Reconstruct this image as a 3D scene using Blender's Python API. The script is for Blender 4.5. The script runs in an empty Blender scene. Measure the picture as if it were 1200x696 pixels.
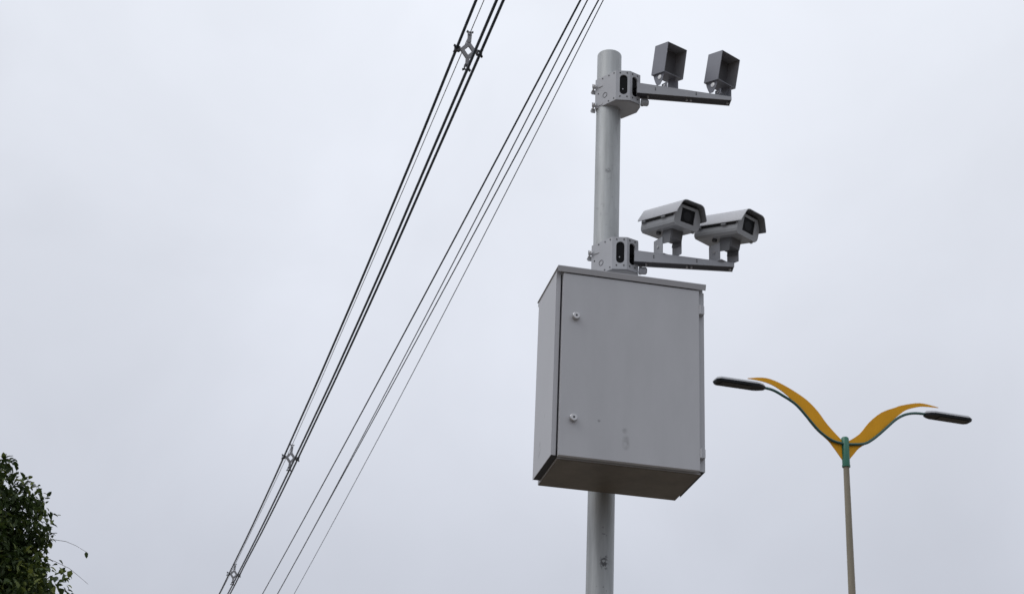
import bpy, bmesh, math, random
from mathutils import Vector, Matrix
R = math.radians
random.seed(7)
scene = bpy.context.scene
COL = scene.collection

# ------------------------------------------------------------------ camera
F_PX, PITCH, ROLL, EYE = 1996.15, R(25.2134), R(2.5416), 1.6
cam_d = bpy.data.cameras.new('camera')
cam_d.sensor_fit = 'HORIZONTAL'
cam_d.sensor_width = 36.0
cam_d.lens = 36.0 * F_PX / 1200.0
cam_d.clip_start = 0.05
cam_d.clip_end = 3000
cam_d.dof.use_dof = True
cam_d.dof.focus_distance = 7.9
cam_d.dof.aperture_fstop = 13
cam = bpy.data.objects.new('camera', cam_d)
COL.objects.link(cam)
Fw = Vector((0, math.cos(PITCH), math.sin(PITCH)))
U0 = Vector((0, -math.sin(PITCH), math.cos(PITCH)))
R0 = Vector((1, 0, 0))
Rt = R0 * math.cos(ROLL) + U0 * math.sin(ROLL)
Up = -R0 * math.sin(ROLL) + U0 * math.cos(ROLL)
M = Matrix((Rt, Up, -Fw)).transposed().to_4x4()
M.translation = (0, 0, EYE)
cam.matrix_world = M
scene.camera = cam

# ------------------------------------------------------------------ world: overcast sky
SUN_AZ = R(-112)      # measured from +Y towards +X: the brighter side of the cloud cover is to the left
SUN_EL = R(54)
w = bpy.data.worlds.new('World')
scene.world = w
w.use_nodes = True
nt = w.node_tree
nt.nodes.clear()
N = nt.nodes.new
out = N('ShaderNodeOutputWorld')
bg = N('ShaderNodeBackground')
bg.inputs['Strength'].default_value = 0.1
sky = N('ShaderNodeTexSky')
sky.sky_type = 'NISHITA'
sky.sun_disc = False
sky.sun_elevation = SUN_EL
sky.sun_rotation = SUN_AZ
tc = N('ShaderNodeTexCoord')
sep = N('ShaderNodeSeparateXYZ')
nt.links.new(tc.outputs['Generated'], sep.inputs[0])
ramp = N('ShaderNodeValToRGB')            # overcast cloud luminance against the sine of the elevation
cr = ramp.color_ramp
cr.interpolation = 'LINEAR'
stops = [(0.0, (0.47, 0.49, 0.55)), (0.27, (0.582, 0.608, 0.682)), (0.41, (0.69, 0.718, 0.792)), (0.56, (0.81, 0.842, 0.915)), (0.75, (0.97, 1.0, 1.06)), (1.0, (1.14, 1.16, 1.22))]
cr.elements[0].position, cr.elements[0].color = stops[0][0], (*stops[0][1], 1)
cr.elements[1].position, cr.elements[1].color = stops[-1][0], (*stops[-1][1], 1)
for p, c in stops[1:-1]:
    e = cr.elements.new(p)
    e.color = (*c, 1)
nt.links.new(sep.outputs['Z'], ramp.inputs['Fac'])
nz = N('ShaderNodeTexNoise')
nz.inputs['Scale'].default_value = 6.0
nz.inputs['Detail'].default_value = 6
nz.inputs['Roughness'].default_value = 0.5
nz.inputs['Distortion'].default_value = 0.4
nt.links.new(tc.outputs['Generated'], nz.inputs['Vector'])
mr = N('ShaderNodeMapRange')
mr.inputs['From Min'].default_value = 0.25
mr.inputs['From Max'].default_value = 0.75
mr.inputs['To Min'].default_value = 9.3      # the clouds, in the units of the sky texture
mr.inputs['To Max'].default_value = 10.6
nt.links.new(nz.outputs['Fac'], mr.inputs['Value'])
# sky colour brightened about the view centre, imitating lens fall-off
dt = N('ShaderNodeVectorMath')
dt.operation = 'DOT_PRODUCT'
dt.inputs[1].default_value = (0.0209, 0.9129, 0.4076)
nt.links.new(tc.outputs['Generated'], dt.inputs[0])
mm = [N('ShaderNodeMath') for _ in range(4)]
for q, op, val in zip(mm, ('MAXIMUM', 'POWER', 'MULTIPLY_ADD', 'MULTIPLY'), (0.0, 48.0, 0.15, 1.0)):
    q.operation = op
    q.inputs[1].default_value = val
mm[2].inputs[2].default_value = 1.0
nt.links.new(dt.outputs['Value'], mm[0].inputs[0])
nt.links.new(mm[0].outputs[0], mm[1].inputs[0])
nt.links.new(mm[1].outputs[0], mm[2].inputs[0])
nt.links.new(mm[2].outputs[0], mm[3].inputs[0])
nt.links.new(mr.outputs['Result'], mm[3].inputs[1])
vm = N('ShaderNodeVectorMath')
vm.operation = 'SCALE'
nt.links.new(ramp.outputs['Color'], vm.inputs[0])
nt.links.new(mm[3].outputs[0], vm.inputs['Scale'])
mx = N('ShaderNodeMix')
mx.data_type = 'RGBA'
mx.inputs['Factor'].default_value = 0.96
nt.links.new(sky.outputs['Color'], mx.inputs['A'])
nt.links.new(vm.outputs['Vector'], mx.inputs['B'])
nt.links.new(mx.outputs['Result'], bg.inputs['Color'])
nt.links.new(bg.outputs[0], out.inputs['Surface'])

sun_d = bpy.data.lights.new('sun', 'SUN')
sun_d.energy = 1.0
sun_d.angle = R(40)
sun_d.color = (1.0, 0.985, 0.97)
sun = bpy.data.objects.new('sun', sun_d)
COL.objects.link(sun)
sd = Vector((math.sin(SUN_AZ) * math.cos(SUN_EL), math.cos(SUN_AZ) * math.cos(SUN_EL), math.sin(SUN_EL)))
sun.rotation_euler = sd.to_track_quat('Z', 'Y').to_euler()
sun.location = (-10, -5, 30)

vs = scene.view_settings
vs.view_transform = 'Standard'
vs.look = 'None'
vs.exposure = 0.0
vs.gamma = 1.0
vs.use_curve_mapping = False

# ------------------------------------------------------------------ helpers
def material(name, col, rough=0.5, metal=0.0, var=0.06, scale=8.0, bump=0.0, bump_scale=60.0, streak=0.0, spec=0.5):
    m = bpy.data.materials.new(name)
    m.use_nodes = True
    t = m.node_tree
    b = t.nodes['Principled BSDF']
    b.inputs['Roughness'].default_value = rough
    b.inputs['Metallic'].default_value = metal
    b.inputs['Specular IOR Level'].default_value = spec
    co = t.nodes.new('ShaderNodeTexCoord')
    n = t.nodes.new('ShaderNodeTexNoise')
    n.inputs['Scale'].default_value = scale
    n.inputs['Detail'].default_value = 6
    n.inputs['Roughness'].default_value = 0.62
    vec = co.outputs['Object']
    if streak:
        mp = t.nodes.new('ShaderNodeMapping')
        mp.inputs['Scale'].default_value = (1, 1, streak)
        t.links.new(vec, mp.inputs['Vector'])
        vec = mp.outputs['Vector']
    t.links.new(vec, n.inputs['Vector'])
    r = t.nodes.new('ShaderNodeMapRange')
    r.inputs['From Min'].default_value = 0.25
    r.inputs['From Max'].default_value = 0.75
    r.inputs['To Min'].default_value = 1 - var
    r.inputs['To Max'].default_value = 1 + var
    t.links.new(n.outputs['Fac'], r.inputs['Value'])
    v = t.nodes.new('ShaderNodeVectorMath')
    v.operation = 'SCALE'
    v.inputs[0].default_value = col
    t.links.new(r.outputs['Result'], v.inputs['Scale'])
    t.links.new(v.outputs['Vector'], b.inputs['Base Color'])
    if bump:
        n2 = t.nodes.new('ShaderNodeTexNoise')
        n2.inputs['Scale'].default_value = bump_scale
        n2.inputs['Detail'].default_value = 4
        t.links.new(co.outputs['Object'], n2.inputs['Vector'])
        bp = t.nodes.new('ShaderNodeBump')
        bp.inputs['Strength'].default_value = bump
        bp.inputs['Distance'].default_value = 0.004
        t.links.new(n2.outputs['Fac'], bp.inputs['Height'])
        t.links.new(bp.outputs['Normal'], b.inputs['Normal'])
    return m

def stain(m, centre, size, col, scale, lo, hi, strength=0.8):
    """a worn mark of its own shape at one spot of a surface (object coordinates)"""
    t = m.node_tree
    b = t.nodes['Principled BSDF']
    old = b.inputs['Base Color'].links[0].from_socket
    co = t.nodes.new('ShaderNodeTexCoord')
    mp = t.nodes.new('ShaderNodeMapping')
    mp.vector_type = 'POINT'
    mp.inputs['Location'].default_value = [-c / s for c, s in zip(centre, size)]
    mp.inputs['Scale'].default_value = [1 / s for s in size]
    t.links.new(co.outputs['Object'], mp.inputs['Vector'])
    ln = t.nodes.new('ShaderNodeVectorMath')
    ln.operation = 'LENGTH'
    t.links.new(mp.outputs['Vector'], ln.inputs[0])
    fall = t.nodes.new('ShaderNodeMath')
    fall.operation = 'MULTIPLY_ADD'
    fall.use_clamp = True
    fall.inputs[1].default_value = -2.0
    fall.inputs[2].default_value = 2.0
    t.links.new(ln.outputs['Value'], fall.inputs[0])
    n = t.nodes.new('ShaderNodeTexNoise')
    n.inputs['Scale'].default_value = scale
    n.inputs['Detail'].default_value = 3
    t.links.new(co.outputs['Object'], n.inputs['Vector'])
    th = t.nodes.new('ShaderNodeMapRange')
    th.inputs['From Min'].default_value = lo
    th.inputs['From Max'].default_value = hi
    t.links.new(n.outputs['Fac'], th.inputs['Value'])
    mu = t.nodes.new('ShaderNodeMath')
    mu.operation = 'MULTIPLY'
    t.links.new(fall.outputs[0], mu.inputs[0])
    t.links.new(th.outputs['Result'], mu.inputs[1])
    mu2 = t.nodes.new('ShaderNodeMath')
    mu2.operation = 'MULTIPLY'
    mu2.inputs[1].default_value = strength
    t.links.new(mu.outputs[0], mu2.inputs[0])
    mix = t.nodes.new('ShaderNodeMix')
    mix.data_type = 'RGBA'
    mix.inputs['B'].default_value = (*col, 1)
    t.links.new(mu2.outputs[0], mix.inputs['Factor'])
    t.links.new(old, mix.inputs['A'])
    t.links.new(mix.outputs['Result'], b.inputs['Base Color'])

def tag(o, label=None, cat=None, group=None, kind=None):
    if label: o['label'] = label
    if cat: o['category'] = cat
    if group: o['group'] = group
    if kind: o['kind'] = kind
    return o

def empty(name, loc, rot=(0, 0, 0)):
    o = bpy.data.objects.new(name, None)
    o.empty_display_size = 0.1
    COL.objects.link(o)
    o.location = loc
    o.rotation_euler = rot
    return o

def obj(name, bm, mat, parent=None, loc=None, rot=None, smooth=False, bevel=0.0):
    if bevel:
        es = [e for e in bm.edges if len(e.link_faces) == 2 and e.calc_face_angle(0) > 0.5]
        bmesh.ops.bevel(bm, geom=es, offset=bevel, segments=2, profile=0.6, affect='EDGES', clamp_overlap=True)
    bmesh.ops.recalc_face_normals(bm, faces=bm.faces)
    me = bpy.data.meshes.new(name)
    bm.to_mesh(me)
    bm.free()
    if smooth:
        for p in me.polygons: p.use_smooth = True
        me.set_sharp_from_angle(angle=R(38))
    for m_ in (mat if isinstance(mat, (list, tuple)) else [mat]):
        me.materials.append(m_)
    o = bpy.data.objects.new(name, me)
    COL.objects.link(o)
    if parent: o.parent = parent
    if loc: o.location = loc
    if rot: o.rotation_euler = rot
    return o

def children(o):
    return [c for c in bpy.data.objects if c.parent == o]

def copy_tree(o, parent=None):
    c = o.copy()
    COL.objects.link(c)
    if parent: c.parent = parent
    for ch in children(o): copy_tree(ch, c)
    return c

BM = bmesh.new

def add_hex(bm, lo, hi):
    """a hexahedron from four bottom points and four top points"""
    a = [bm.verts.new(p) for p in lo]
    b = [bm.verts.new(p) for p in hi]
    bm.faces.new(a[::-1]); bm.faces.new(b)
    n = len(a)
    for i in range(n):
        j = (i + 1) % n
        bm.faces.new((a[i], a[j], b[j], b[i]))

def add_box(bm, x0, x1, y0, y1, z0, z1):
    p = [(x0, y0), (x1, y0), (x1, y1), (x0, y1)]
    add_hex(bm, [(*q, z0) for q in p], [(*q, z1) for q in p])

def add_tube(bm, pts, rad, n=12, caps=True):
    pts = [Vector(p) for p in pts]
    rads = rad if isinstance(rad, (list, tuple)) else [rad] * len(pts)
    rings = []
    t0 = (pts[1] - pts[0]).normalized()
    ref = Vector((0, 0, 1)) if abs(t0.z) < 0.9 else Vector((1, 0, 0))
    u = t0.cross(ref).normalized()
    for i, p in enumerate(pts):
        a = pts[max(i - 1, 0)]; b = pts[min(i + 1, len(pts) - 1)]
        t = (b - a).normalized()
        u = (u - t * u.dot(t)).normalized()
        v = t.cross(u)
        rings.append([bm.verts.new(p + (u * math.cos(k * 2 * math.pi / n) + v * math.sin(k * 2 * math.pi / n)) * rads[i]) for k in range(n)])
    for r1, r2 in zip(rings, rings[1:]):
        for k in range(n):
            bm.faces.new((r1[k], r1[(k + 1) % n], r2[(k + 1) % n], r2[k]))
    if caps:
        bm.faces.new(rings[0][::-1]); bm.faces.new(rings[-1])

def add_prism(bm, poly, origin, ax, ay, an, thick):
    """a flat outline (ax, ay coordinates) with a thickness along an, centred"""
    o, ax, ay, an = map(Vector, (origin, ax, ay, an))
    lo = [o + ax * x + ay * y - an * thick / 2 for x, y in poly]
    hi = [o + ax * x + ay * y + an * thick / 2 for x, y in poly]
    add_hex(bm, lo, hi)

def holed_plate(bm, outer, hole, origin, ax, ay, an, thick):
    """flat plate with a hole right through it"""
    o, ax, ay, an = map(Vector, (origin, ax, ay, an))
    t = bmesh.new()
    es = []
    for loop in (outer, hole):
        vsx = [t.verts.new((x, y, 0)) for x, y in loop]
        es += [t.edges.new((vsx[i], vsx[(i + 1) % len(vsx)])) for i in range(len(vsx))]
    bmesh.ops.triangle_fill(t, use_beauty=True, edges=es)
    vmap = {}
    for s in (-0.5, 0.5):
        for v in t.verts:
            vmap[(v, s)] = bm.verts.new(o + ax * v.co.x + ay * v.co.y + an * (thick * s))
        for f in t.faces:
            bm.faces.new([vmap[(v, s)] for v in (f.verts if s > 0 else reversed(f.verts))])
    for e in t.edges:
        if len(e.link_faces) == 1:
            a, b = e.verts
            bm.faces.new((vmap[(a, -.5)], vmap[(b, -.5)], vmap[(b, .5)], vmap[(a, .5)]))
    t.free()

def capsule(cx, cy, hw, hh, n=10):
    pts = []
    for k in range(n + 1):
        a = math.pi * k / n
        pts.append((cx + hw * math.cos(a), cy + (hh - hw) + hw * math.sin(a)))
    for k in range(n + 1):
        a = math.pi + math.pi * k / n
        pts.append((cx + hw * math.cos(a), cy - (hh - hw) + hw * math.sin(a)))
    return pts

def circle(cx, cy, r, n=20):
    return [(cx + r * math.cos(2 * math.pi * k / n), cy + r * math.sin(2 * math.pi * k / n)) for k in range(n)]

# ------------------------------------------------------------------ materials
M_pole = material('galvanised_paint', (0.335, 0.352, 0.36), 0.5, 0.15, 0.27, 30, 0.06, 90, streak=0.10)
stain(M_pole, (0.0, 0.0, 5.3), (0.08, 0.08, 0.9), (0.16, 0.165, 0.17), 55, 0.60, 0.72, 0.55)
stain(M_pole, (-0.012, -0.055, 5.43), (0.016, 0.03, 0.016), (0.08, 0.08, 0.085), 60, 0.35, 0.5, 0.6)
stain(M_pole, (0.004, -0.055, 3.60), (0.024, 0.04, 0.040), (0.03, 0.03, 0.035), 95, 0.50, 0.56, 0.85)
stain(M_pole, (0.004, -0.055, 3.72), (0.02, 0.04, 0.05), (0.05, 0.05, 0.055), 70, 0.60, 0.66, 0.7)
stain(M_pole, (0.005, -0.055, 3.49), (0.04, 0.04, 0.06), (0.06, 0.06, 0.06), 60, 0.64, 0.70, 0.7)
M_cab = material('cabinet_powder_coat', (0.424, 0.432, 0.456), 0.42, 0.0, 0.035, 3.5, 0.03, 240)
M_door = material('door_powder_coat', (0.424, 0.432, 0.456), 0.42, 0.0, 0.075, 5.0, 0.03, 240, streak=0.3)
stain(M_door, (-0.018, -0.44, 0.085), (0.019, 0.05, 0.036), (0.15, 0.15, 0.155), 38, 0.30, 0.62, 0.55)
stain(M_door, (-0.02, -0.44, 0.135), (0.016, 0.05, 0.016), (0.16, 0.16, 0.165), 40, 0.32, 0.6, 0.4)
stain(M_door, (-0.13, -0.44, 0.165), (0.008, 0.03, 0.008), (0.1, 0.1, 0.1), 30, 0.3, 0.5, 0.5)
stain(M_cab, (-0.317, -0.20, 0.10), (0.03, 0.03, 0.06), (0.2, 0.2, 0.205), 45, 0.45, 0.65, 0.5)
stain(M_cab, (-0.317, -0.26, 0.22), (0.03, 0.02, 0.03), (0.2, 0.2, 0.205), 60, 0.5, 0.65, 0.45)
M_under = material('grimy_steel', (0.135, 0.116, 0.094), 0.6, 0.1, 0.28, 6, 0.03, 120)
M_seal_shade = material('rubber_seal_gap_shade', (0.015, 0.015, 0.017), 0.7)  # door rubber, and shade painted into the side and shield gaps
M_brk = material('bracket_paint', (0.385, 0.395, 0.42), 0.45, 0.05, 0.05, 14, 0.03, 200)
M_arm = material('arm_paint', (0.31, 0.32, 0.345), 0.45, 0.05, 0.05, 14, 0.03, 200)
M_inside = material('channel_shade_and_ring', (0.05, 0.05, 0.06), 0.6)  # shade of the hollow arm put into the colour; also the knockout ring
M_glass = material('dark_window', (0.004, 0.004, 0.005), 0.3, 0.0, 0.1, 30, spec=0.12)
M_zinc = material('zinc_bolt', (0.62, 0.62, 0.63), 0.3, 0.7, 0.08, 60)
M_sky_spot = material('sky_spot_white', (0.86, 0.87, 0.88), 0.25, 0, 0.02, 20)  # bright sky behind the hood ears put into a white disc
M_saddle = material('saddle_paint', (0.13, 0.135, 0.145), 0.5, 0, 0.08, 20)
M_lock = material('lock_metal', (0.5, 0.5, 0.51), 0.35, 0.6, 0.08, 60)
M_lensb = material('camera_lens', (0.01, 0.01, 0.012), 0.3, 0, 0.05, 30, spec=0.2)
M_shield_shade = material('shield_inner_shade', (0.17, 0.175, 0.185), 0.55, 0, 0.06, 20)  # shade under the sun shield put into a darker inner colour
M_dark = material('dark_fitting', (0.035, 0.036, 0.04), 0.5)
M_hood = material('hood_paint', (0.20, 0.207, 0.24), 0.42, 0.05, 0.05, 16, 0.03, 200)
M_reflector = material('hood_back_glass', (0.12, 0.12, 0.13), 0.45, spec=0.3)
M_hoodin = material('hood_inside', (0.26, 0.262, 0.28), 0.55, spec=0.3)  # inner faces of the hood, a little lighter than the outside
M_camw = material('camera_paint', (0.285, 0.295, 0.31), 0.42, 0.0, 0.06, 20, 0.02, 220)
M_shield = material('shield_paint', (0.445, 0.455, 0.485), 0.38, 0.0, 0.04, 20, 0.02, 220)
M_cable = material('cable_jacket', (0.024, 0.038, 0.056), 0.5, 0.0, 0.2, 30, spec=0.35)
M_wire = material('bare_wire', (0.12, 0.12, 0.125), 0.4, 0.6, 0.2, 40)
M_spacer = material('spacer_plastic', (0.22, 0.225, 0.24), 0.5, 0.0, 0.1, 25)
M_green = material('green_paint', (0.012, 0.135, 0.085), 0.4, 0.0, 0.12, 10)
M_teal = material('green_tube_paint', (0.02, 0.085, 0.075), 0.4, 0.0, 0.12, 10)
M_yellow = material('yellow_paint', (0.72, 0.345, 0.012), 0.6, 0.0, 0.08, 5, spec=0.2)
M_concrete = material('weathered_concrete', (0.24, 0.215, 0.165), 0.8, 0.0, 0.16, 8, 0.15, 70, streak=0.3)
M_lamp = material('lamp_body', (0.008, 0.011, 0.014), 0.5, spec=0.25)
M_lamptop = material('lamp_top', (0.30, 0.31, 0.33), 0.45)
M_lens = material('lamp_lens', (0.012, 0.014, 0.015), 0.4, spec=0.25)
M_ground = material('dry_earth', (0.15, 0.115, 0.08), 0.95, 0, 0.3, 0.6, 0.3, 8)
M_road = material('asphalt', (0.05, 0.05, 0.052), 0.9, 0, 0.2, 3, 0.3, 60)
M_walk = material('pavement_concrete', (0.24, 0.23, 0.21), 0.9, 0, 0.12, 3, 0.2, 40)
M_line = material('road_paint', (0.75, 0.75, 0.72), 0.7, 0, 0.1, 6)
M_bark = material('bark', (0.09, 0.07, 0.05), 0.9, 0, 0.3, 14, 0.6, 30)

def leaf_material():
    m = bpy.data.materials.new('leaf')
    m.use_nodes = True
    t = m.node_tree
    b = t.nodes['Principled BSDF']
    b.inputs['Roughness'].default_value = 0.6
    b.inputs['Specular IOR Level'].default_value = 0.25
    at = t.nodes.new('ShaderNodeAttribute')
    at.attribute_name = 'tint'
    r = t.nodes.new('ShaderNodeValToRGB')
    r.color_ramp.elements[0].color = (0.022, 0.036, 0.012, 1)
    r.color_ramp.elements[1].color = (0.15, 0.175, 0.035, 1)
    e = r.color_ramp.elements.new(0.6)
    e.color = (0.042, 0.068, 0.017, 1)
    t.links.new(at.outputs['Fac'], r.inputs['Fac'])
    t.links.new(r.outputs['Color'], b.inputs['Base Color'])
    tr = t.nodes.new('ShaderNodeBsdfTranslucent')
    t.links.new(r.outputs['Color'], tr.inputs['Color'])
    mix = t.nodes.new('ShaderNodeMixShader')
    mix.inputs['Fac'].default_value = 0.25
    t.links.new(b.outputs[0], mix.inputs[1])
    t.links.new(tr.outputs[0], mix.inputs[2])
    t.links.new(mix.outputs[0], t.nodes['Material Output'].inputs['Surface'])
    return m
M_leaf = leaf_material()

# ------------------------------------------------------------------ setting: ground, road, pavement
HD = 0.238534973671957                     # heading of the street (and of its power line), left of straight ahead
DIR = Vector((-math.sin(HD), math.cos(HD), 0))
NRM = Vector((math.cos(HD), math.sin(HD), 0))
def strip(name, l0, l1, z0, z1, mat):
    bm = BM()
    q = [DIR * s + NRM * l for s, l in ((-250, l0), (-250, l1), (350, l1), (350, l0))]
    add_hex(bm, [(p.x, p.y, z0) for p in q], [(p.x, p.y, z1) for p in q])
    return tag(obj(name, bm, mat), kind='structure')
bm = BM()
vv = [bm.verts.new(p) for p in ((-900, -900, -0.02), (900, -900, -0.02), (900, 900, -0.02), (-900, 900, -0.02))]
bm.faces.new(vv)
tag(obj('ground', bm, M_ground), kind='structure')
strip('pavement', 0.9, 3.6, -0.1, 0.0, M_walk)
strip('kerb', 3.6, 3.75, -0.1, 0.004, M_walk)
strip('road', 3.75, 7.4, -0.2, -0.012, M_road)
strip('median', 7.4, 12.6, -0.1, 0.0, M_ground)
strip('road', 12.6, 19.6, -0.2, -0.012, M_road)
strip('road_marking', 7.1, 7.22, -0.05, -0.008, M_line)
strip('road_marking', 12.8, 12.92, -0.05, -0.008, M_line)

# ------------------------------------------------------------------ the pole
PX, PY, TH = 0.4105, 6.79975, R(11.34)
PR, PTOP = 0.057, 6.085
bm = BM()
NS = 48
zs = [(0.0, PR), (PTOP - 0.006, PR), (PTOP - 0.002, PR - 0.002), (PTOP, PR - 0.006)]
add_tube(bm, [(0, 0, z) for z, _ in zs], [r for _, r in zs], NS)
pole = obj('metal_pole', bm, M_pole, loc=(PX, PY, 0), rot=(0, 0, TH), smooth=True)
tag(pole, 'round light grey steel pole carrying the grey cabinet and both camera arms', 'pole')
bm = BM()
add_box(bm, -0.16, 0.16, -0.16, 0.16, 0.002, 0.02)
obj('base_plate', bm, M_pole, pole, bevel=0.003)
for sx in (-1, 1):
    for sy in (-1, 1):
        bm = BM()
        add_tube(bm, [(sx * .12, sy * .12, .02), (sx * .12, sy * .12, .06)], .012, 6)
        obj('anchor_bolt', bm, M_zinc, pole)

# ------------------------------------------------------------------ cabinet hung on the pole
CZ = 3.897
cab = empty('equipment_cabinet', (PX, PY, CZ), (0, 0, TH))
tag(cab, 'grey steel equipment cabinet with two round locks, mounted on the pole', 'cabinet')
def z(v): return v - CZ
bm = BM()
add_box(bm, -0.288, 0.304, -0.398, -0.0615, 0.0, z(4.700))
obj('body', bm, M_cab, cab, bevel=0.002)
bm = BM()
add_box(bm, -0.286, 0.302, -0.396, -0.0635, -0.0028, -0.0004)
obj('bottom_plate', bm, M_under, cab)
bm = BM()
add_box(bm, -0.3165, -0.3145, -0.408, -0.088, z(3.906), z(4.699))
add_box(bm, -0.3143, -0.2975, -0.408, -0.406, z(3.906), z(4.699))
obj('side_panel', bm, M_cab, cab)
bm = BM()
add_box(bm, 0.3185, 0.3205, -0.408, -0.078, z(3.906), z(4.699))
add_box(bm, 0.298, 0.3183, -0.408, -0.406, z(3.906), z(4.699))
obj('side_panel', bm, M_cab, cab)
for u0, u1 in ((-0.3142, -0.2884), (0.3044, 0.3182)):
    bm = BM()
    add_box(bm, u0, u1, -0.4055, -0.097, z(3.9045), z(3.93))
    obj('side_gap_shade', bm, M_seal_shade, cab)  # dark strip added as the shade in the side panel gap
bm = BM()
add_box(bm, -0.283, 0.2968, -0.4115, -0.3985, z(3.908), z(4.690))
obj('door_seal', bm, M_seal_shade, cab)
bm = BM()
add_box(bm, -0.2915, 0.2905, -0.4345, -0.412, z(3.9005), z(4.694))
door = obj('door', bm, M_door, cab, bevel=0.003, smooth=True)
for lz in (4.503, 4.059):
    bm = BM()
    add_tube(bm, [(-0.237, -0.4346, z(lz)), (-0.237, -0.450, z(lz)), (-0.237, -0.4525, z(lz))], [0.0155, 0.0155, 0.0135], 24)
    lk = obj('lock', bm, M_lock, door, smooth=True)
    bm = BM()
    add_tube(bm, [(-0.237, -0.4524, z(lz)), (-0.237, -0.4532, z(lz))], 0.0045, 12)
    obj('keyhole', bm, M_dark, lk)
for hz in (4.609, 3.975):
    bm = BM()
    add_tube(bm, [(0.2965, -0.432, z(hz) - 0.02), (0.2965, -0.432, z(hz) + 0.02)], 0.0058, 12)
    add_box(bm, 0.2965, 0.3145, -0.4325, -0.4085, z(hz) - 0.018, z(hz) + 0.018)
    obj('hinge', bm, M_cab, cab, smooth=True)
bm = BM()
t = 0.003
add_box(bm, -0.3192, 0.3186, -0.447, -0.064, z(4.7185), z(4.7215))
add_hex(bm, [(-0.3192, -0.4395, z(4.698)), (0.3186, -0.4395, z(4.698)), (0.3186, -0.437, z(4.698)), (-0.3192, -0.437, z(4.698))],
        [(-0.3192, -0.447, z(4.7182)), (0.3186, -0.447, z(4.7182)), (0.3186, -0.4445, z(4.7182)), (-0.3192, -0.4445, z(4.7182))])
add_box(bm, -0.3150, 0.3168, -0.404, -0.066, z(4.7002), z(4.7182))
obj('roof', bm, M_cab, cab)
for mz in (4.15, 4.50):
    bm = BM()
    seg = 40
    for k in range(seg):
        a0, a1 = math.pi * 2 * k / seg, math.pi * 2 * (k + 1) / seg
        add_hex(bm, [(math.cos(a) * r, math.sin(a) * r, z(mz)) for a, r in ((a0, .0575), (a1, .0575), (a1, .0605), (a0, .0605))],
                    [(math.cos(a) * r, math.sin(a) * r, z(mz) + .03) for a, r in ((a0, .0575), (a1, .0575), (a1, .0605), (a0, .0605))])
    obj('pole_strap', bm, M_zinc, cab)

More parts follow.
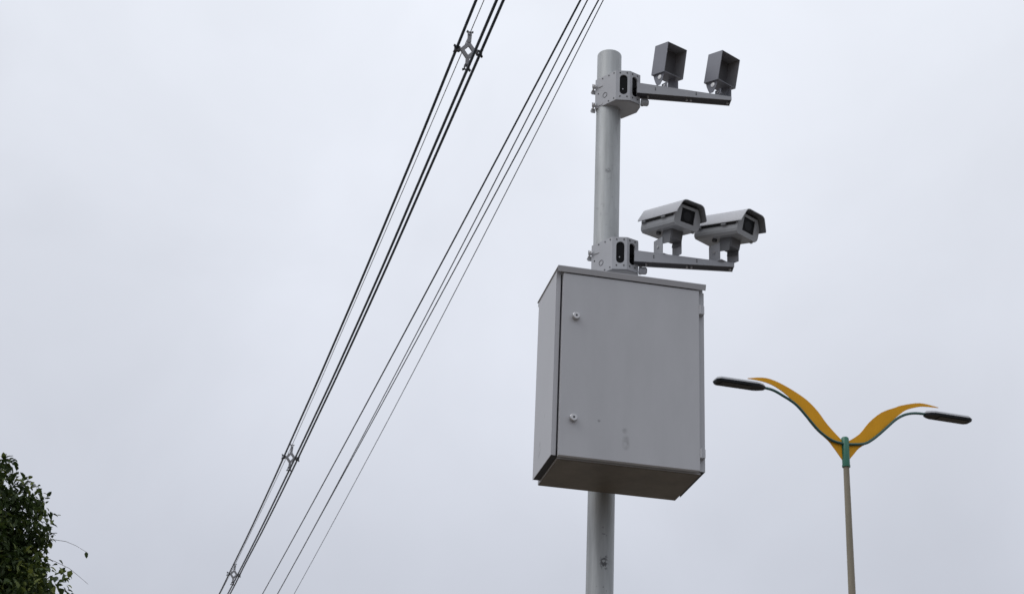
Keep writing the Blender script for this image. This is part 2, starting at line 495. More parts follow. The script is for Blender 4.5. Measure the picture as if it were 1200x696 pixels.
# ------------------------------------------------------------------ mounting brackets
Z2 = 0.868
def make_bracket():
    root = empty('mounting_bracket', (PX, PY, 5.775), (0, 0, TH))
    H = 0.158
    P = [(-.066, -.003), (-.058, -.016), (.003, -.112), (.067, -.125), (.123, -.102), (.131, -.075), (.128, -.027), (.075, .044)]
    P = [P[0], P[2], P[3], P[4], P[5], P[6], P[7]]
    bm = BM()
    lo = [bm.verts.new((x, y, 0)) for x, y in P]
    hi = [bm.verts.new((x, y, H)) for x, y in P]
    bm.faces.new(lo[::-1]); bm.faces.new(hi)
    windows = {1: (0.036, 0.018, 0.083), 2: (0.029, 0.0155, 0.083)}
    glass = []
    screws = []
    for i in range(len(P)):
        j = (i + 1) % len(P)
        a, b = Vector((*P[i], 0)), Vector((*P[j], 0))
        if i not in windows:
            bm.faces.new((lo[i], lo[j], hi[j], hi[i]))
            continue
        ax = (b - a).normalized()
        L = (b - a).length
        n = Vector((ax.y, -ax.x, 0))
        cx, hw, zc = windows[i]
        hh = 0.053
        tt = 0.010
        holed_plate(bm, [(0, 0), (L, 0), (L, H), (0, H)], capsule(cx, zc, hw, hh), a - n * tt / 2, ax, (0, 0, 1), n, tt)
        glass.append((a - n * 0.008, ax, n, capsule(cx, zc, hw + .002, hh + .002)))
        for sx in (cx - hw * .9, cx + hw * .9):
            for sz in (zc - hh - .011, zc + hh + .010):
                screws.append((a + ax * sx + Vector((0, 0, sz)), n))
    house = obj('housing', bm, M_brk, root)
    for o_, ax, n, poly in glass:
        bm = BM()
        add_prism(bm, poly, o_ - n * 0.002, ax, (0, 0, 1), n, 0.003)
        g = obj('window', bm, M_glass, house)
        bm = BM()
        q = o_ + ax * (sum(x for x, _ in poly) / len(poly) - .003) + Vector((0, 0, .062))
        add_tube(bm, [q - n * .0004, q + n * .003], .003, 14)
        obj('sensor_eye', bm, M_brk if ax.y < 0 else M_dark, g)
    a, b = Vector((*P[0], 0)), Vector((*P[1], 0))
    ax = (b - a).normalized(); L = (b - a).length
    n = Vector((ax.y, -ax.x, 0))
    for sx, sz in ((.045, .012), (.045, .148), (.085, .010), (.085, .148), (L - .012, .012), (L - .012, .148), (.02, .075)):
        screws.append((a + ax * sx + Vector((0, 0, sz)), n))
    for q, nn in screws:
        bm = BM()
        add_tube(bm, [q - nn * .002, q + nn * .0016], .0034, 10)
        obj('screw', bm, M_dark, house)
    bm = BM()
    q = a + ax * .062 + Vector((0, 0, .052))
    ring = [q + ax * x + Vector((0, 0, y)) + n * .0006 for x, y in circle(0, 0, .0125, 28)]
    add_tube(bm, ring + [ring[0]], .0011, 6, caps=False)
    obj('knockout_ring', bm, M_inside, house)
    # straps round the back of the pole with their ears and bolts
    for sz in (.018, .118):
        bm = BM()
        seg = 36
        for k in range(seg):
            a0 = R(-40) + R(280) * k / seg
            a1 = R(-40) + R(280) * (k + 1) / seg
            add_hex(bm, [(math.cos(t_) * r, math.sin(t_) * r, sz - .011) for t_, r in ((a0, .0578), (a1, .0578), (a1, .0605), (a0, .0605))],
                        [(math.cos(t_) * r, math.sin(t_) * r, sz + .011) for t_, r in ((a0, .0578), (a1, .0578), (a1, .0605), (a0, .0605))])
        add_box(bm, -.082, -.0605, -.010, -.006, sz - .010, sz + .012)
        add_box(bm, -.079, -.0605, .012, .016, sz - .028, sz - .006)
        st = obj('strap', bm, M_brk, root)
        bm = BM()
        add_tube(bm, [(-.073, -.022, sz + .003), (-.073, .022, sz - .013)], .0042, 10)
        add_tube(bm, [(-.073, -.018, sz + .002), (-.073, -.0101, sz)], .0085, 6)
        add_tube(bm, [(-.073, .016, sz - .014), (-.073, .024, sz - .016)], .0085, 6)
        obj('bolt', bm, M_zinc, st)
    # cantilever arm: inverted channel, deep at the root and shallow at the tip
    ang = R(-7.5)
    d = Vector((math.cos(ang), math.sin(ang), 0)); p = Vector((-math.sin(ang), math.cos(ang), 0))
    S = Vector((.100, -.1175, .035)); LA = .440; hb, ht, hw = .054, .019, .026
    def pt(s, o_, zz): return S + d * s + p * o_ + Vector((0, 0, zz))
    def top(s): return hb + (ht - hb) * s / LA
    wt = .003
    bm = BM()
    for o0, o1 in ((-hw, -hw + wt), (hw - wt, hw)):
        add_hex(bm, [pt(0, o0, 0), pt(LA, o0, 0), pt(LA, o1, 0), pt(0, o1, 0)],
                    [pt(0, o0, hb - wt), pt(LA, o0, ht - wt), pt(LA, o1, ht - wt), pt(0, o1, hb - wt)])
    add_hex(bm, [pt(0, -hw, hb - wt + .0002), pt(LA, -hw, ht - wt + .0002), pt(LA, hw, ht - wt + .0002), pt(0, hw, hb - wt + .0002)],
                [pt(0, -hw, hb), pt(LA, -hw, ht), pt(LA, hw, ht), pt(0, hw, hb)])
    add_hex(bm, [pt(LA - wt, -hw + wt + .0002, .001), pt(LA - .0004, -hw + wt + .0002, .001), pt(LA - .0004, hw - wt - .0002, .001), pt(LA - wt, hw - wt - .0002, .001)],
                [pt(LA - wt, -hw + wt + .0002, ht - wt), pt(LA - .0004, -hw + wt + .0002, ht - wt), pt(LA - .0004, hw - wt - .0002, ht - wt), pt(LA - wt, hw - wt - .0002, ht - wt)])
    arm = obj('arm', bm, M_arm, root)
    bm = BM()       # dark slab added as the shade inside the open channel
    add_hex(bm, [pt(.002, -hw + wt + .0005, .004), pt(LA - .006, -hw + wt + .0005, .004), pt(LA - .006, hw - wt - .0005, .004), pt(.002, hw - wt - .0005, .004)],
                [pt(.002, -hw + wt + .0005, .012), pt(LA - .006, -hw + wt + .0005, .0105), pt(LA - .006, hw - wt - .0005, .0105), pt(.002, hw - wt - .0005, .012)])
    obj('channel_shade', bm, M_inside, arm)
    for s in (.055, .235, .255, .425):
        bm = BM()
        add_tube(bm, [pt(s, 0, .0038), pt(s, 0, -.006)], .0052, 6)
        obj('bolt', bm, M_zinc, arm)
    for s in (.085, .275):
        for dz in (-.004, .005):
            bm = BM()
            q = pt(s, -hw, top(s) * .55 + dz)
            add_tube(bm, [q + p * .001, q - p * .0008], .0032, 10)
            obj('slot', bm, M_dark, arm)
    bm = BM()
    q = Vector((.128, -.098, .014))
    add_tube(bm, [q, q + d * .012], .018, 6)
    add_tube(bm, [q + d * .0121, q + d * .03, q + d * .036], [.0165, .0165, .011], 16)
    obj('cable_gland', bm, M_arm, root, smooth=True)
    return root
b1 = make_bracket()
tag(b1, 'faceted grey bracket with dark oval windows, its arm holding the two square hoods', 'bracket', 'brackets clamped to the pole')
b2 = copy_tree(b1)
b2.location.z -= Z2
b2.rotation_euler.z -= R(2.2)
b2['label'] = 'faceted grey bracket just above the cabinet roof, its arm holding the two surveillance cameras'

# ------------------------------------------------------------------ square hoods on the upper arm
def yoke(root, name, top_z, bot_z, half, y0, y1, mat):
    """two upright side plates joined by a foot, standing on the arm"""
    bm = BM()
    for s in (-1, 1):
        x0, x1 = (s * half - .0015, s * half + .0015)
        k = 0 if s < 0 else 1
        add_box(bm, x0, x1, y0[k], y1[k], bot_z + .0032, top_z[k])
    add_box(bm, -half - .0015, half + .0015, -.012, .012, bot_z, bot_z + .003)
    o = obj(name, bm, mat, root)
    for s in (-1, 1):
        bm = BM()
        k = 0 if s < 0 else 1
        zc = bot_z + (top_z[k] - bot_z) * .55
        yc = (y0[k] + y1[k]) / 2
        add_tube(bm, [(s * (half + .0016), yc, zc), (s * (half + .005), yc, zc)], .0075, 6)
        obj('bolt', bm, M_zinc, o)
    return o

def make_flash():
    W, D, H = .1174, .0925, .1486
    root = empty('flash_hood', (0, 0, 0))
    T = .0025
    bm = BM()
    x, y, zz = W / 2, D / 2, H / 2
    add_box(bm, -x, -x + T, -y, y, -zz, zz)
    add_box(bm, x - T, x, -y, y, -zz, zz)
    add_box(bm, -x + T + .0001, x - T - .0001, -y, y, zz - T, zz)
    add_box(bm, -x + T + .0001, x - T - .0001, -y, y, -zz, -zz + T)
    add_box(bm, -x + T + .0001, x - T - .0001, y - T, y, -zz + T + .0001, zz - T - .0001)
    bmesh.ops.recalc_face_normals(bm, faces=bm.faces)
    for f in bm.faces:
        c_ = f.calc_center_median()
        if f.normal.dot(c_) < -1e-4 and abs(f.normal.y) < .9: f.material_index = 1
    hood = obj('hood', bm, [M_hood, M_hoodin], root)
    bm = BM()
    add_box(bm, -x + T + .0003, x - T - .0003, y - .022, y - .008, -zz + T + .0003, zz - T - .0003)
    obj('flash_window', bm, M_reflector, hood)
    bm = BM()
    add_tube(bm, [(-x + T, -y + .010, .028), (-x + T + .006, -y + .010, .028)], .0042, 10)
    obj('screw', bm, M_zinc, hood)
    for s in (-1, 1):
        bm = BM()
        outer = [(-.036, 0), (.042, 0), (.034, -.018), (.020, -.040), (.008, -.056), (-.014, -.056), (-.026, -.036)]
        if s > 0:
            outer = [(-.032, 0), (.024, 0), (.022, -.030), (.018, -.050), (-.020, -.050), (-.028, -.030)]
        ex = -x + .012 if s < 0 else x - .030
        add_prism(bm, outer, (ex, 0, -zz - .0003), (0, 1, 0), (0, 0, 1), (1, 0, 0), .003)
        ear = obj('ear', bm, M_hood, hood)
        if s < 0:
            bm = BM()
            add_tube(bm, [(ex - .0016, -.008, -zz - .0175), (ex - .0045, -.008, -zz - .0175), (ex - .0055, -.008, -zz - .0175)], [.0115, .0115, .0095], 18)
            obj('sky_spot', bm, M_sky_spot, ear, smooth=True)  # white disc added as sky showing through the ear
    return root, hood
FL = [((0.6851, 6.7223, 6.0079), (35.99, 12.06, -.99)), ((0.9329, 6.7311, 5.978), (38.33, 11.19, 1.5))]
def arm_top(u, base): return base + .035 + .054 - .035 * (u - .10) / .436
f1, hood1 = make_flash()
tag(f1, 'square grey open hood nearer the pole on the upper arm', 'flash lamp', 'square hoods on the upper arm')
def place_head(root, part, loc, ypr, armz):
    y, p_, r_ = map(R, ypr)
    root.location = (loc[0], loc[1], armz)
    root.rotation_euler = (0, 0, y)
    m = Matrix.Rotation(p_, 3, 'X') @ Matrix.Rotation(r_, 3, 'Y')
    part.location = (0, 0, loc[2] - armz)
    part.rotation_euler = m.to_euler()
yoke(f1, 'yoke', (.032, .062), .0005, .030, (-.020, -.028), (.016, .020), M_hood)
f2 = copy_tree(f1)
hood2 = [c for c in children(f2) if c.name.startswith('hood')][0]
f2['label'] = 'square grey open hood at the free end of the upper arm'
place_head(f1, hood1, *FL[0], arm_top(.254, 5.775))
place_head(f2, hood2, *FL[1], arm_top(.499, 5.775))

# ------------------------------------------------------------------ surveillance cameras on the lower arm
def make_camera():
    W, D = .1377, .2666
    root = empty('surveillance_camera', (0, 0, 0))
    sec = [(-.056, 0), (.056, 0), (.066, .010), (.0688, .022), (.0688, .060), (.048, .100), (-.048, .100), (-.0688, .060), (-.0688, .022), (-.066, .010)]
    bm = BM()
    y0, y1 = -D / 2, D / 2
    holed_plate(bm, sec, [(-.036, .0235), (.036, .0235), (.036, .0875), (-.036, .0875)], (0, y0 + .004, 0), (1, 0, 0), (0, 0, 1), (0, -1, 0), .008)
    add_hex(bm, [(x, y0 + .0082, zz) for x, zz in sec], [(x, y1 - .012, zz) for x, zz in sec])
    add_hex(bm, [(x, y1 - .0119, zz) for x, zz in sec], [(x * .9, y1, .05 + (zz - .05) * .9) for x, zz in sec])
    body = obj('body', bm, M_camw, root)
    bm = BM()
    add_box(bm, -.037, .037, y0 + .005, y0 + .008, .0225, .0885)
    g = obj('window', bm, M_glass, body)
    bm = BM()
    add_tube(bm, [(0, y0 + .0049, .055), (0, y0 + .0042, .055)], .021, 24)
    obj('lens', bm, M_lensb, g)
    # sun shield: a bent sheet standing clear of the body
    prof = [(-.081, .050), (-.0815, .056), (-.0625, .099), (-.0575, .1085), (-.049, .1145), (-.038, .1172), (.038, .1172), (.049, .1145), (.0575, .1085), (.0625, .099), (.0815, .056), (.081, .050)]
    th = .003
    inner = []
    for x, zz in prof:
        c = Vector((0, .045)); v = Vector((x, zz)) - c
        inner.append((x - th * (1 if x > 0 else -1) if zz < .10 else x * .965, zz if zz < .10 else zz - th))
    bm = BM()
    ya, yb = -.164, .138
    ro = [[bm.verts.new((x, yy, zz)) for x, zz in prof] for yy in (ya, yb)]
    ri = [[bm.verts.new((x, yy, zz)) for x, zz in inner] for yy in (ya, yb)]
    n = len(prof)
    for k in range(n - 1):
        bm.faces.new((ro[0][k], ro[0][k + 1], ro[1][k + 1], ro[1][k]))
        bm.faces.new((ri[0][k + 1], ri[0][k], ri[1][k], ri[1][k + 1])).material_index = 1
        for e in (0, 1):
            bm.faces.new((ro[e][k], ro[e][k + 1], ri[e][k + 1], ri[e][k]))
    for k in (0, n - 1):
        bm.faces.new((ro[0][k], ro[1][k], ri[1][k], ri[0][k]))
    obj('sun_shield', bm, [M_shield, M_shield_shade], body, smooth=True)
    for s in (-1, 1):
        for yy in (-.055, .095):
            bm = BM()
            add_box(bm, min(s * .0689, s * .079), max(s * .0689, s * .079), yy - .014, yy + .014, .040, .052)
            obj('latch', bm, M_saddle, body, bevel=.002)
    for s in (-1, 1):
        bm = BM()
        add_box(bm, min(s * .0685, s * .0712), max(s * .0685, s * .0712), y0 + .012, y1 - .014, .0405, .0495)
        obj('shield_gap_shade', bm, M_seal_shade, body)  # dark strip added as the shade below the shield's edge
    for yy in (.03,):
        bm = BM()
        add_tube(bm, [(-.03, yy, -.0002), (-.03, yy, -.012)], .011, 14)
        obj('cable_gland', bm, M_dark, body)
    bm = BM()
    add_box(bm, .044, .054, y0 + .012, y0 + .022, -.006, -.0002)
    obj('drain_plug', bm, M_camw, body)
    # saddle hung under the body
    bm = BM()
    add_box(bm, -.028, .028, -.075, .002, -.042, -.0003)
    for s in (-1, 1):
        add_box(bm, s * .028 - .0012 + s * .0014, s * .028 + .0012 + s * .0014, -.07, -.004, -.062, -.002)
    obj('saddle', bm, M_saddle, body)
    return root, body
CM = [((.6796, 6.7007, 5.1021), (30.79, 13.87, 1.3)), ((.9278, 6.6995, 5.0739), (40.61, 13.21, 1.36))]
c1, body1 = make_camera()
tag(c1, 'grey box surveillance camera under a sun shield, nearer the pole', 'camera', 'surveillance cameras on the lower arm')
yk = yoke(c1, 'yoke', (.088, .085), .0005, .0335, (-.004, -.052), (.060, .013), M_arm)
c2 = copy_tree(c1)
body2 = [c for c in children(c2) if c.name.startswith('body')][0]
c2['label'] = 'grey box surveillance camera under a sun shield, at the free end of the lower arm'
place_head(c1, body1, *CM[0], arm_top(.244, 5.775 - Z2))
place_head(c2, body2, *CM[1], arm_top(.487, 5.775 - Z2))

# ------------------------------------------------------------------ street lamp
LX, LYY, LH = 4.67428, 22.0, R(20)
lamp = empty('street_lamp', (LX, LYY, 0), (0, 0, LH))
tag(lamp, 'tall street lamp with two yellow wings and two dark lamp heads', 'street lamp')
bm = BM()
add_tube(bm, [(0, 0, 0), (0, 0, 4.0), (0, 0, 9.66)], [.08, .066, .040], 24)
obj('pole', bm, M_concrete, lamp, smooth=True)
bm = BM()
add_tube(bm, [(0, 0, 9.62), (0, 0, 10.03), (0, 0, 10.045)], [.053, .053, .042], 24)
add_tube(bm, [(0, 0, 9.615), (0, 0, 9.64)], .057, 24)
obj('sleeve', bm, M_green, lamp, smooth=True)
def smooth_line(pts, sub=4):
    res = []
    n = len(pts)
    for i in range(n - 1):
        p0, p1, p2, p3 = (Vector(pts[max(i - 1, 0)]), Vector(pts[i]), Vector(pts[i + 1]), Vector(pts[min(i + 2, n - 1)]))
        for k in range(sub):
            u = k / sub
            res.append(0.5 * ((2 * p1) + (p2 - p0) * u + (2 * p0 - 5 * p1 + 4 * p2 - p3) * u * u + (3 * p1 - p0 - 3 * p2 + p3) * u ** 3))
    res.append(Vector(pts[-1]))
    return res
upL = [(-1.49, 10.655), (-1.267, 10.706), (-1.094, 10.70), (-.868, 10.634), (-.595, 10.511), (-.409, 10.362), (-.261, 10.189), (-.03, 9.985)]
loL = [(-1.49, 10.650), (-1.282, 10.652), (-1.109, 10.625), (-.939, 10.55), (-.782, 10.439), (-.70, 10.36), (-.537, 10.175), (-.421, 10.067), (-.27, 9.965), (-.179, 9.87), (-.03, 9.69)]
upR = [(.03, 9.985), (.242, 10.141), (.409, 10.344), (.618, 10.528), (.857, 10.648), (.929, 10.685), (1.19, 10.771), (1.361, 10.789), (1.57, 10.774)]
loR = [(1.57, 10.769), (1.33, 10.747), (1.186, 10.707), (1.024, 10.636), (.891, 10.529), (.758, 10.405), (.56, 10.19), (.414, 10.06), (.231, 9.935), (.127, 9.816), (.03, 9.70)]
tuL = [(-1.275, 10.549), (-1.126, 10.541), (-.981, 10.492), (-.757, 10.386), (-.537, 10.179), (-.421, 10.071), (-.289, 9.992), (-.175, 9.953), (-.02, 9.94)]
tuR = [(.02, 9.945), (.274, 9.993), (.414, 10.071), (.56, 10.196), (.706, 10.335), (.845, 10.463), (.99, 10.553), (1.15, 10.603), (1.335, 10.622)]
for up_, lo_, tu in ((upL, loL, tuL), (upR, loR, tuR)):
    a = smooth_line(up_, 3); b = smooth_line(lo_, 3)
    if up_[0][0] < 0: b = b[::-1]
    else: a, b = a, b
    outline = [(p.x, p.y) for p in a] + [(p.x, p.y) for p in b]
    bm = BM()
    add_prism(bm, outline, (0, .012, 0), (1, 0, 0), (0, 0, 1), (0, 1, 0), .012)
    bmesh.ops.triangulate(bm, faces=[f for f in bm.faces if len(f.verts) > 4])
    obj('wing', bm, M_yellow, lamp)
    bm = BM()
    add_tube(bm, [(p.x, -.016, p.y) for p in smooth_line(tu, 5)], .019, 12)
    obj('arm', bm, M_teal, lamp, smooth=True)
def lamp_head(x0, z0, s, tilt):
    """s = -1 points left, +1 right; a flat LED head, light grey on top, dark below"""
    L, hwid = .70, .10
    def P3(a, b, c_): return (s * a, b, c_)
    bm = BM()
    pl = [(-.06, .035), (0, .075), (.07, hwid), (L - .05, hwid), (L, .06)]
    ring = [(a, b) for a, b in pl] + [(a, -b) for a, b in pl[::-1]]
    if s < 0: ring = ring[::-1]
    add_hex(bm, [P3(a * .985, b * .92, -.034) for a, b in ring], [P3(a, b, .0) for a, b in ring])
    h = obj('lamp_head', bm, M_lamp, lamp, loc=(x0, -.016, z0), rot=(0, -s * tilt, 0))
    bm = BM()
    add_hex(bm, [P3(a, b, .0003) for a, b in ring], [P3(.02 + a * .94, b * .8, .034) for a, b in ring])
    obj('top_cover', bm, M_lamptop, h)
    bm = BM()
    rr = [(.16, .07), (L - .08, .07), (L - .08, -.07), (.16, -.07)]
    add_hex(bm, [P3(a, b, -.040) for a, b in rr], [P3(a, b, -.0343) for a, b in rr])
    obj('lens', bm, M_lens, h)
lamp_head(-1.31, 10.553, -1, R(-2.5))
lamp_head(1.37, 10.628, 1, R(2.0))

# ------------------------------------------------------------------ overhead cables
CABLES = {
 'L1': (2.5983, (.00214474, -.0853556, 11.3015), (12.55, 35.46), [.019, -.013, -.021, -.01, .012, .003, .002, .010, -.02], .0145),
 'T':  (2.7136, (.00189255, -.0709173, 11.3526), (12.77, 33.73), [-.010, .012, .02, .017, -.001, -.019, -.004, .010, .005], .0046),
 'L2': (2.7032, (.00231026, -.0903422, 11.1136), (12.15, 34.54), [-.005, -.005, -.031, -.027, -.001, .017, .012, .008, -.02], .0145),
 'L3': (2.8182, (.00213722, -.0827424, 11.2457), (12.37, 35.23), [-.013, -.004, -.02, -.015, .003, 0, .005, .020, -.03], .0145),
 'R1': (2.7136, (.000692381, -.00574781, 8.56564), (9.52, 27.54), [0] * 9, .0078),
 'R2': (2.7136, (.00133162, -.0522991, 8.82878), (9.35, 25.31), [0] * 9, .0052),
 'R3': (2.7136, (.00061815, -.0165707, 8.37475), (9.09, 25.25), [.004, -.002, -.003, -.003, -.001, .004, .005, 0, -.004], .0056),
 'R4': (2.7136, (.00169663, -.081939, 8.80031), (8.98, 23.14), [.004, -.001, -.002, -.002, -.002, .002, .004, 0, -.004], .0038),
}
LABEL = {
 'L1': ('insulated_cable', 'thick black cable held by the left-hand clamps of the cable spacers', 'cable', 'cables held by the spacers'),
 'T': ('messenger_wire', 'thin bare steel wire running over the tops of the cable spacers', 'cable', 'cables held by the spacers'),
 'L2': ('insulated_cable', 'thick black cable held by the lowest clamps of the cable spacers', 'cable', 'cables held by the spacers'),
 'L3': ('insulated_cable', 'thick black cable held by the right-hand clamps of the cable spacers', 'cable', 'cables held by the spacers'),
 'R1': ('overhead_wire', 'thickest and leftmost wire of the bare group nearer the pole, without spacers', 'cable', 'wires running without spacers'),
 'R2': ('overhead_wire', 'thin wire second from the left in the group without spacers', 'cable', 'wires running without spacers'),
 'R3': ('overhead_wire', 'thin wire third from the left at the top, in the group without spacers', 'cable', 'wires running without spacers'),
 'R4': ('overhead_wire', 'thinnest and rightmost overhead wire, closest to the grey pole', 'cable', 'wires running without spacers'),
}
def cable_z(key, s):
    lat, (a, b, c_), (s0, s1), res, r = CABLES[key]
    zc = a * s * s + b * s + c_
    u = (s - s0) / (s1 - s0) * 8
    if -3 < u < 11:
        uu = min(max(u, 0), 8)
        i = min(int(uu), 7); f = uu - i
        f = f * f * (3 - 2 * f)
        q = res[i] * (1 - f) + res[i + 1] * f
        if u < 0: q *= max(0, 1 + u / 3)
        if u > 8: q *= max(0, 1 - (u - 8) / 3)
        zc += q
    return zc
for key in CABLES:
    lat, _, _, _, r = CABLES[key]
    s_end = 42.0 if key[0] != 'R' else 40.0
    pts = []
    s = -2.0
    while s <= s_end:
        p = DIR * s + NRM * lat
        pts.append((p.x, p.y, cable_z(key, s)))
        s += 0.5
    bm = BM()
    add_tube(bm, pts, r, 8)
    name, lab, cat, grp = LABEL[key]
    tag(obj(name, bm, M_wire if key == 'T' else M_cable, smooth=True), lab, cat, grp)

# spacers: grey plastic lozenges standing square to the cables
TILT = -.0268
def make_spacer():
    root = empty('cable_spacer', (0, 0, 0))
    Bz, Cz, A = .19877, .38597, .11
    bm = BM()
    def bar(p, q, r, wy):
        p, q = Vector((p[0], 0, p[1])), Vector((q[0], 0, q[1]))
        d = (q - p).normalized(); n = Vector((d.z, 0, -d.x))
        y = Vector((0, wy, 0))
        add_hex(bm, [p - n * r - y, p + n * r - y, p + n * r + y, p - n * r + y], [q - n * r - y, q + n * r - y, q + n * r + y, q - n * r + y])
    tp, lf, bt, rt = (0, -.118), (-.061, -.197), (0, -.276), (.061, -.197)
    for k, (a, b) in enumerate(((tp, lf), (lf, bt), (bt, rt), (rt, tp))):
        bar(a, b, .0175, .0100 + .0003 * k)
    bar((.002, -.016), (0, -.105), .019, .0085)
    bar((0, -.280), (0, -Cz + .012), .017, .0088)
    bar((-.064, -.197), (-A + .012, -Bz), .013, .0083)
    bar((.064, -.197), (A - .012, -Bz), .013, .0086)
    fr = obj('frame', bm, M_spacer, root)
    for (x, zz), r, ang in (((0, 0), .014, 90), ((-A, -Bz), .022, 180), ((A, -Bz), .022, 0), ((0, -Cz), .022, -90)):
        bm = BM()
        ca, sa = math.cos(R(ang)), math.sin(R(ang))
        def w2(a, b): return (x + ca * a - sa * b, zz + sa * a + ca * b)
        # jaw either side of the cable, joined at the root
        for sgn in (-1, 1):
            q = [(-r - .006, sgn * (r * .72)), (r * .9, sgn * (r * .72)), (r + .012, sgn * (r + .014)), (r + .004, sgn * (r + .017)), (r * .5, sgn * (r + .005)), (-r - .006, sgn * (r + .004))]
            q = [w2(a, b) for a, b in q]
            add_prism(bm, q, (0, 0, 0), (1, 0, 0), (0, 0, 1), (0, 1, 0), .030)
        q = [w2(a, b) for a, b in ((-r - .010, -r), (-r * .68, -r), (-r * .68, r), (-r - .010, r))]
        add_prism(bm, q, (0, 0, 0), (1, 0, 0), (0, 0, 1), (0, 1, 0), .029)
        q = [w2(a, b) for a, b in ((r * .75, -r - .02), (r + .004, -r - .02), (r + .004, r + .02), (r * .75, r + .02))]
        add_prism(bm, q, (0, 0, 0), (1, 0, 0), (0, 0, 1), (0, 1, 0), .014)
        obj('clamp', bm, M_dark if r > .02 else M_spacer, root)
    return root
SP = [(-.5113, 13.5873, 10.7395), (-3.3407, 25.2232, 10.7318), (-5.3205, 33.365, 11.0994)]
SL = ['grey plastic lozenge spacer holding the cables near the top edge, largest of the spacers',
      'grey plastic lozenge spacer midway down the cables, second largest of the spacers',
      'grey plastic lozenge spacer farthest down the cables, smallest of the spacers']
sp0 = make_spacer()
for i in range(3):
    o = sp0 if i == 0 else copy_tree(sp0)
    o.location = SP[i]
    o.rotation_euler = (0, -TILT, HD)
    tag(o, SL[i], 'cable spacer', 'spacers on the power line')

# ------------------------------------------------------------------ tree at the lower left
TC = Vector((-4.90, 13.0, 4.62))
tree = empty('leafy_tree', (TC.x, TC.y, 0))
tag(tree, 'dark green broadleaf tree with loose twigs at the lower left', 'tree')
rnd = random.Random(21)
bm = BM()
add_tube(bm, [(.05, .03, 0), (.02, 0, .6), (-.04, .02, 1.6), (.02, -.02, 2.6), (0, 0, 3.6)], [.17, .14, .125, .11, .085], 14)
obj('trunk', bm, M_bark, tree, smooth=True)
limbs = []
clumps = []
def rdir():
    while True:
        v = Vector((rnd.uniform(-1, 1), rnd.uniform(-1, 1), rnd.uniform(-1, 1)))
        if .05 < v.length < 1: return v.normalized()
CR = Vector((1.50, 1.45, 1.42))
C = Vector((0, 0, TC.z))
def limb(p, q, r0, r1):
    p, q = Vector(p), Vector(q)
    m = [p.lerp(q, k / 5) + rdir() * (.04 if 0 < k < 5 else 0) for k in range(6)]
    bm = BM()
    add_tube(bm, m, [r0 + (r1 - r0) * k / 5 for k in range(6)], 8)
    obj('branch', bm, M_bark, tree, smooth=True)
for k in range(190):
    v = rdir()
    if v.z < -.55: v.z = -v.z
    rad = rnd.uniform(.55, 1.0)
    c_ = C + Vector((v.x * CR.x, v.y * CR.y, v.z * CR.z)) * rad
    clumps.append((c_, rnd.uniform(.22, .40), rnd.uniform(-.25, .25)))
for k in range(14):
    c_, _, _ = clumps[k * 7]
    st = Vector((0, 0, rnd.uniform(2.6, 3.6)))
    limb(st, st.lerp(c_, .95), .045, .012)
# loose sprays at the crown's edge, seen against the sky (positions in the tree's own space)
def loc_(p): return Vector((p[0] - TC.x, p[1] - TC.y, p[2]))
SPRAYS = [((-4.00, 13.0, 6.06), .06), ((-4.05, 13.05, 5.98), .08), ((-3.92, 12.95, 5.86), .17), ((-3.83, 13.02, 5.80), .16), ((-3.78, 13.1, 5.68), .18),
          ((-3.68, 12.95, 5.72), .11), ((-3.66, 12.9, 5.55), .13), ((-3.60, 12.95, 5.44), .10), ((-3.66, 13.0, 5.35), .13), ((-3.62, 13.0, 5.22), .12),
          ((-3.60, 12.9, 5.06), .10), ((-3.50, 12.95, 4.97), .09), ((-3.40, 13.0, 4.94), .08), ((-4.0, 12.9, 5.7), .25), ((-3.85, 12.9, 5.5), .25), ((-3.80, 12.9, 5.28), .25), ((-3.75, 12.9, 5.02), .25), ((-4.1, 12.8, 5.35), .3), ((-4.0, 12.8, 5.0), .3)]
sprays = [(loc_(p), r) for p, r in SPRAYS]
V, Fc, tint = [], [], []
def leaf(p, d, up, L, W_, tn):
    d = d.normalized()
    s = d.cross(up)
    if s.length < 1e-3: s = d.cross(Vector((1, 0, 0)))
    s.normalize()
    n = s.cross(d)
    i = len(V)
    droop = -.18 * L
    V.extend([p, p + d * L * .35 + s * W_ * .5 + n * W_ * .16, p + d * L * .75 + s * W_ * .36 + n * (W_ * .12 + droop * .5), p + d * L + n * droop,
              p + d * L * .75 - s * W_ * .36 + n * (W_ * .12 + droop * .5), p + d * L * .35 - s * W_ * .5 + n * W_ * .16, p + d * L * .5 + n * droop * .2])
    for f in ((0, 1, 2, 6), (6, 2, 3, 4), (0, 6, 4, 5)):
        Fc.append([i + k for k in f]); tint.append(tn)
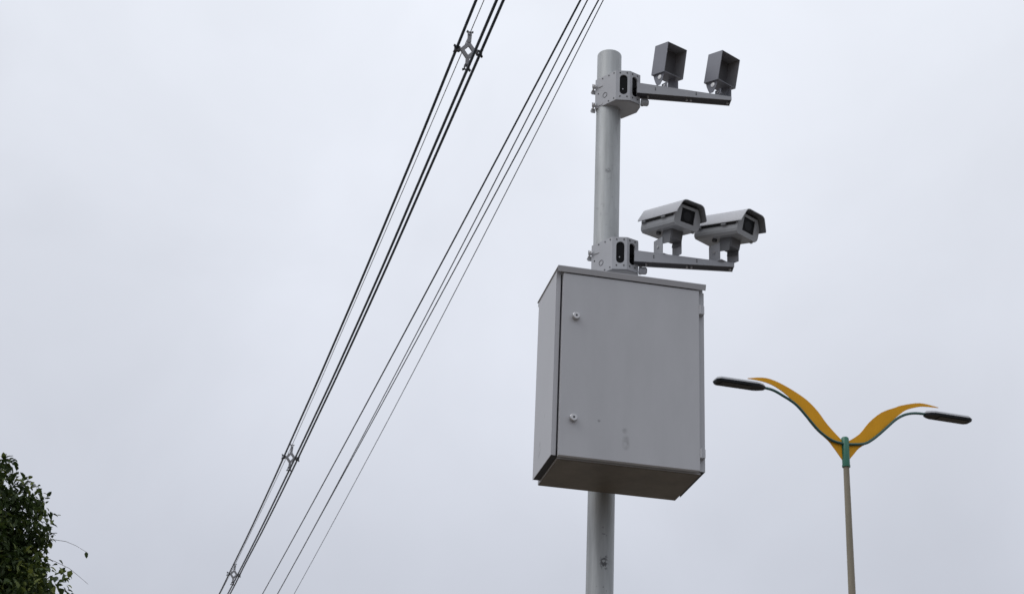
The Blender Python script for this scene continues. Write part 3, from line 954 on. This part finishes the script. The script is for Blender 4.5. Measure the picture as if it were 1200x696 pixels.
def spray(c_, r, n, bias, size=1.0):
    for _ in range(n):
        v = rdir() * (r * rnd.random() ** .5)
        p = c_ + Vector((v.x, v.y, v.z * .8))
        d = (v.normalized() * .6 + rdir() * .8 + Vector((0, 0, -.45)))
        L = rnd.uniform(.036, .078) * size
        leaf(p, d, (Vector((0, 0, 1)) + rdir() * .5), L, L * rnd.uniform(.48, .66), min(1, max(0, rnd.gauss(.45 + bias, .22))))
for c_, r, b in clumps:
    spray(c_, r, int(900 * (r / .35) ** 2 * .42), b)
for _ in range(75000):       # inside of the crown
    v = rdir() * (rnd.random() ** .22) * .95
    p = C + Vector((v.x * CR.x, v.y * CR.y, v.z * CR.z))
    leaf(p, rdir() + Vector((0, 0, -.4)), Vector((0, 0, 1)) + rdir() * .6, rnd.uniform(.05, .09), rnd.uniform(.03, .05), rnd.uniform(.1, .6))
for c_, r in sprays:
    spray(c_, r, int(40 + 1900 * r * r), .08, .95)
# two bare twigs that stand clear of the crown, each with its last leaf
TW = [([(-3.62, 13, 5.43), (-3.52, 13, 5.44), (-3.42, 13, 5.43), (-3.33, 12.99, 5.395), (-3.24, 12.98, 5.345)], None),
      ([(-3.60, 13, 5.30), (-3.48, 13, 5.265), (-3.36, 13, 5.215), (-3.27, 12.99, 5.15), (-3.19, 12.98, 5.09)], None)]
for pts, _ in TW:
    bm = BM()
    add_tube(bm, [loc_(p) for p in pts], [.0026, .0022, .0018, .0015, .0011], 6)
    obj('twig', bm, M_bark, tree)
leaf(loc_((-3.245, 12.98, 5.35)), Vector((.25, 0, -1)), Vector((.3, -1, 0)), .055, .03, .5)
leaf(loc_((-3.34, 13, 5.20)), Vector((-.3, 0, -1)), Vector((0, -1, .2)), .062, .05, .95)
me = bpy.data.meshes.new('crown')
me.from_pydata([tuple(v) for v in V], [], Fc)
at = me.attributes.new('tint', 'FLOAT', 'FACE')
at.data.foreach_set('value', tint)
me.materials.append(M_leaf)
me.update()
crown = bpy.data.objects.new('crown', me)
COL.objects.link(crown)
crown.parent = tree
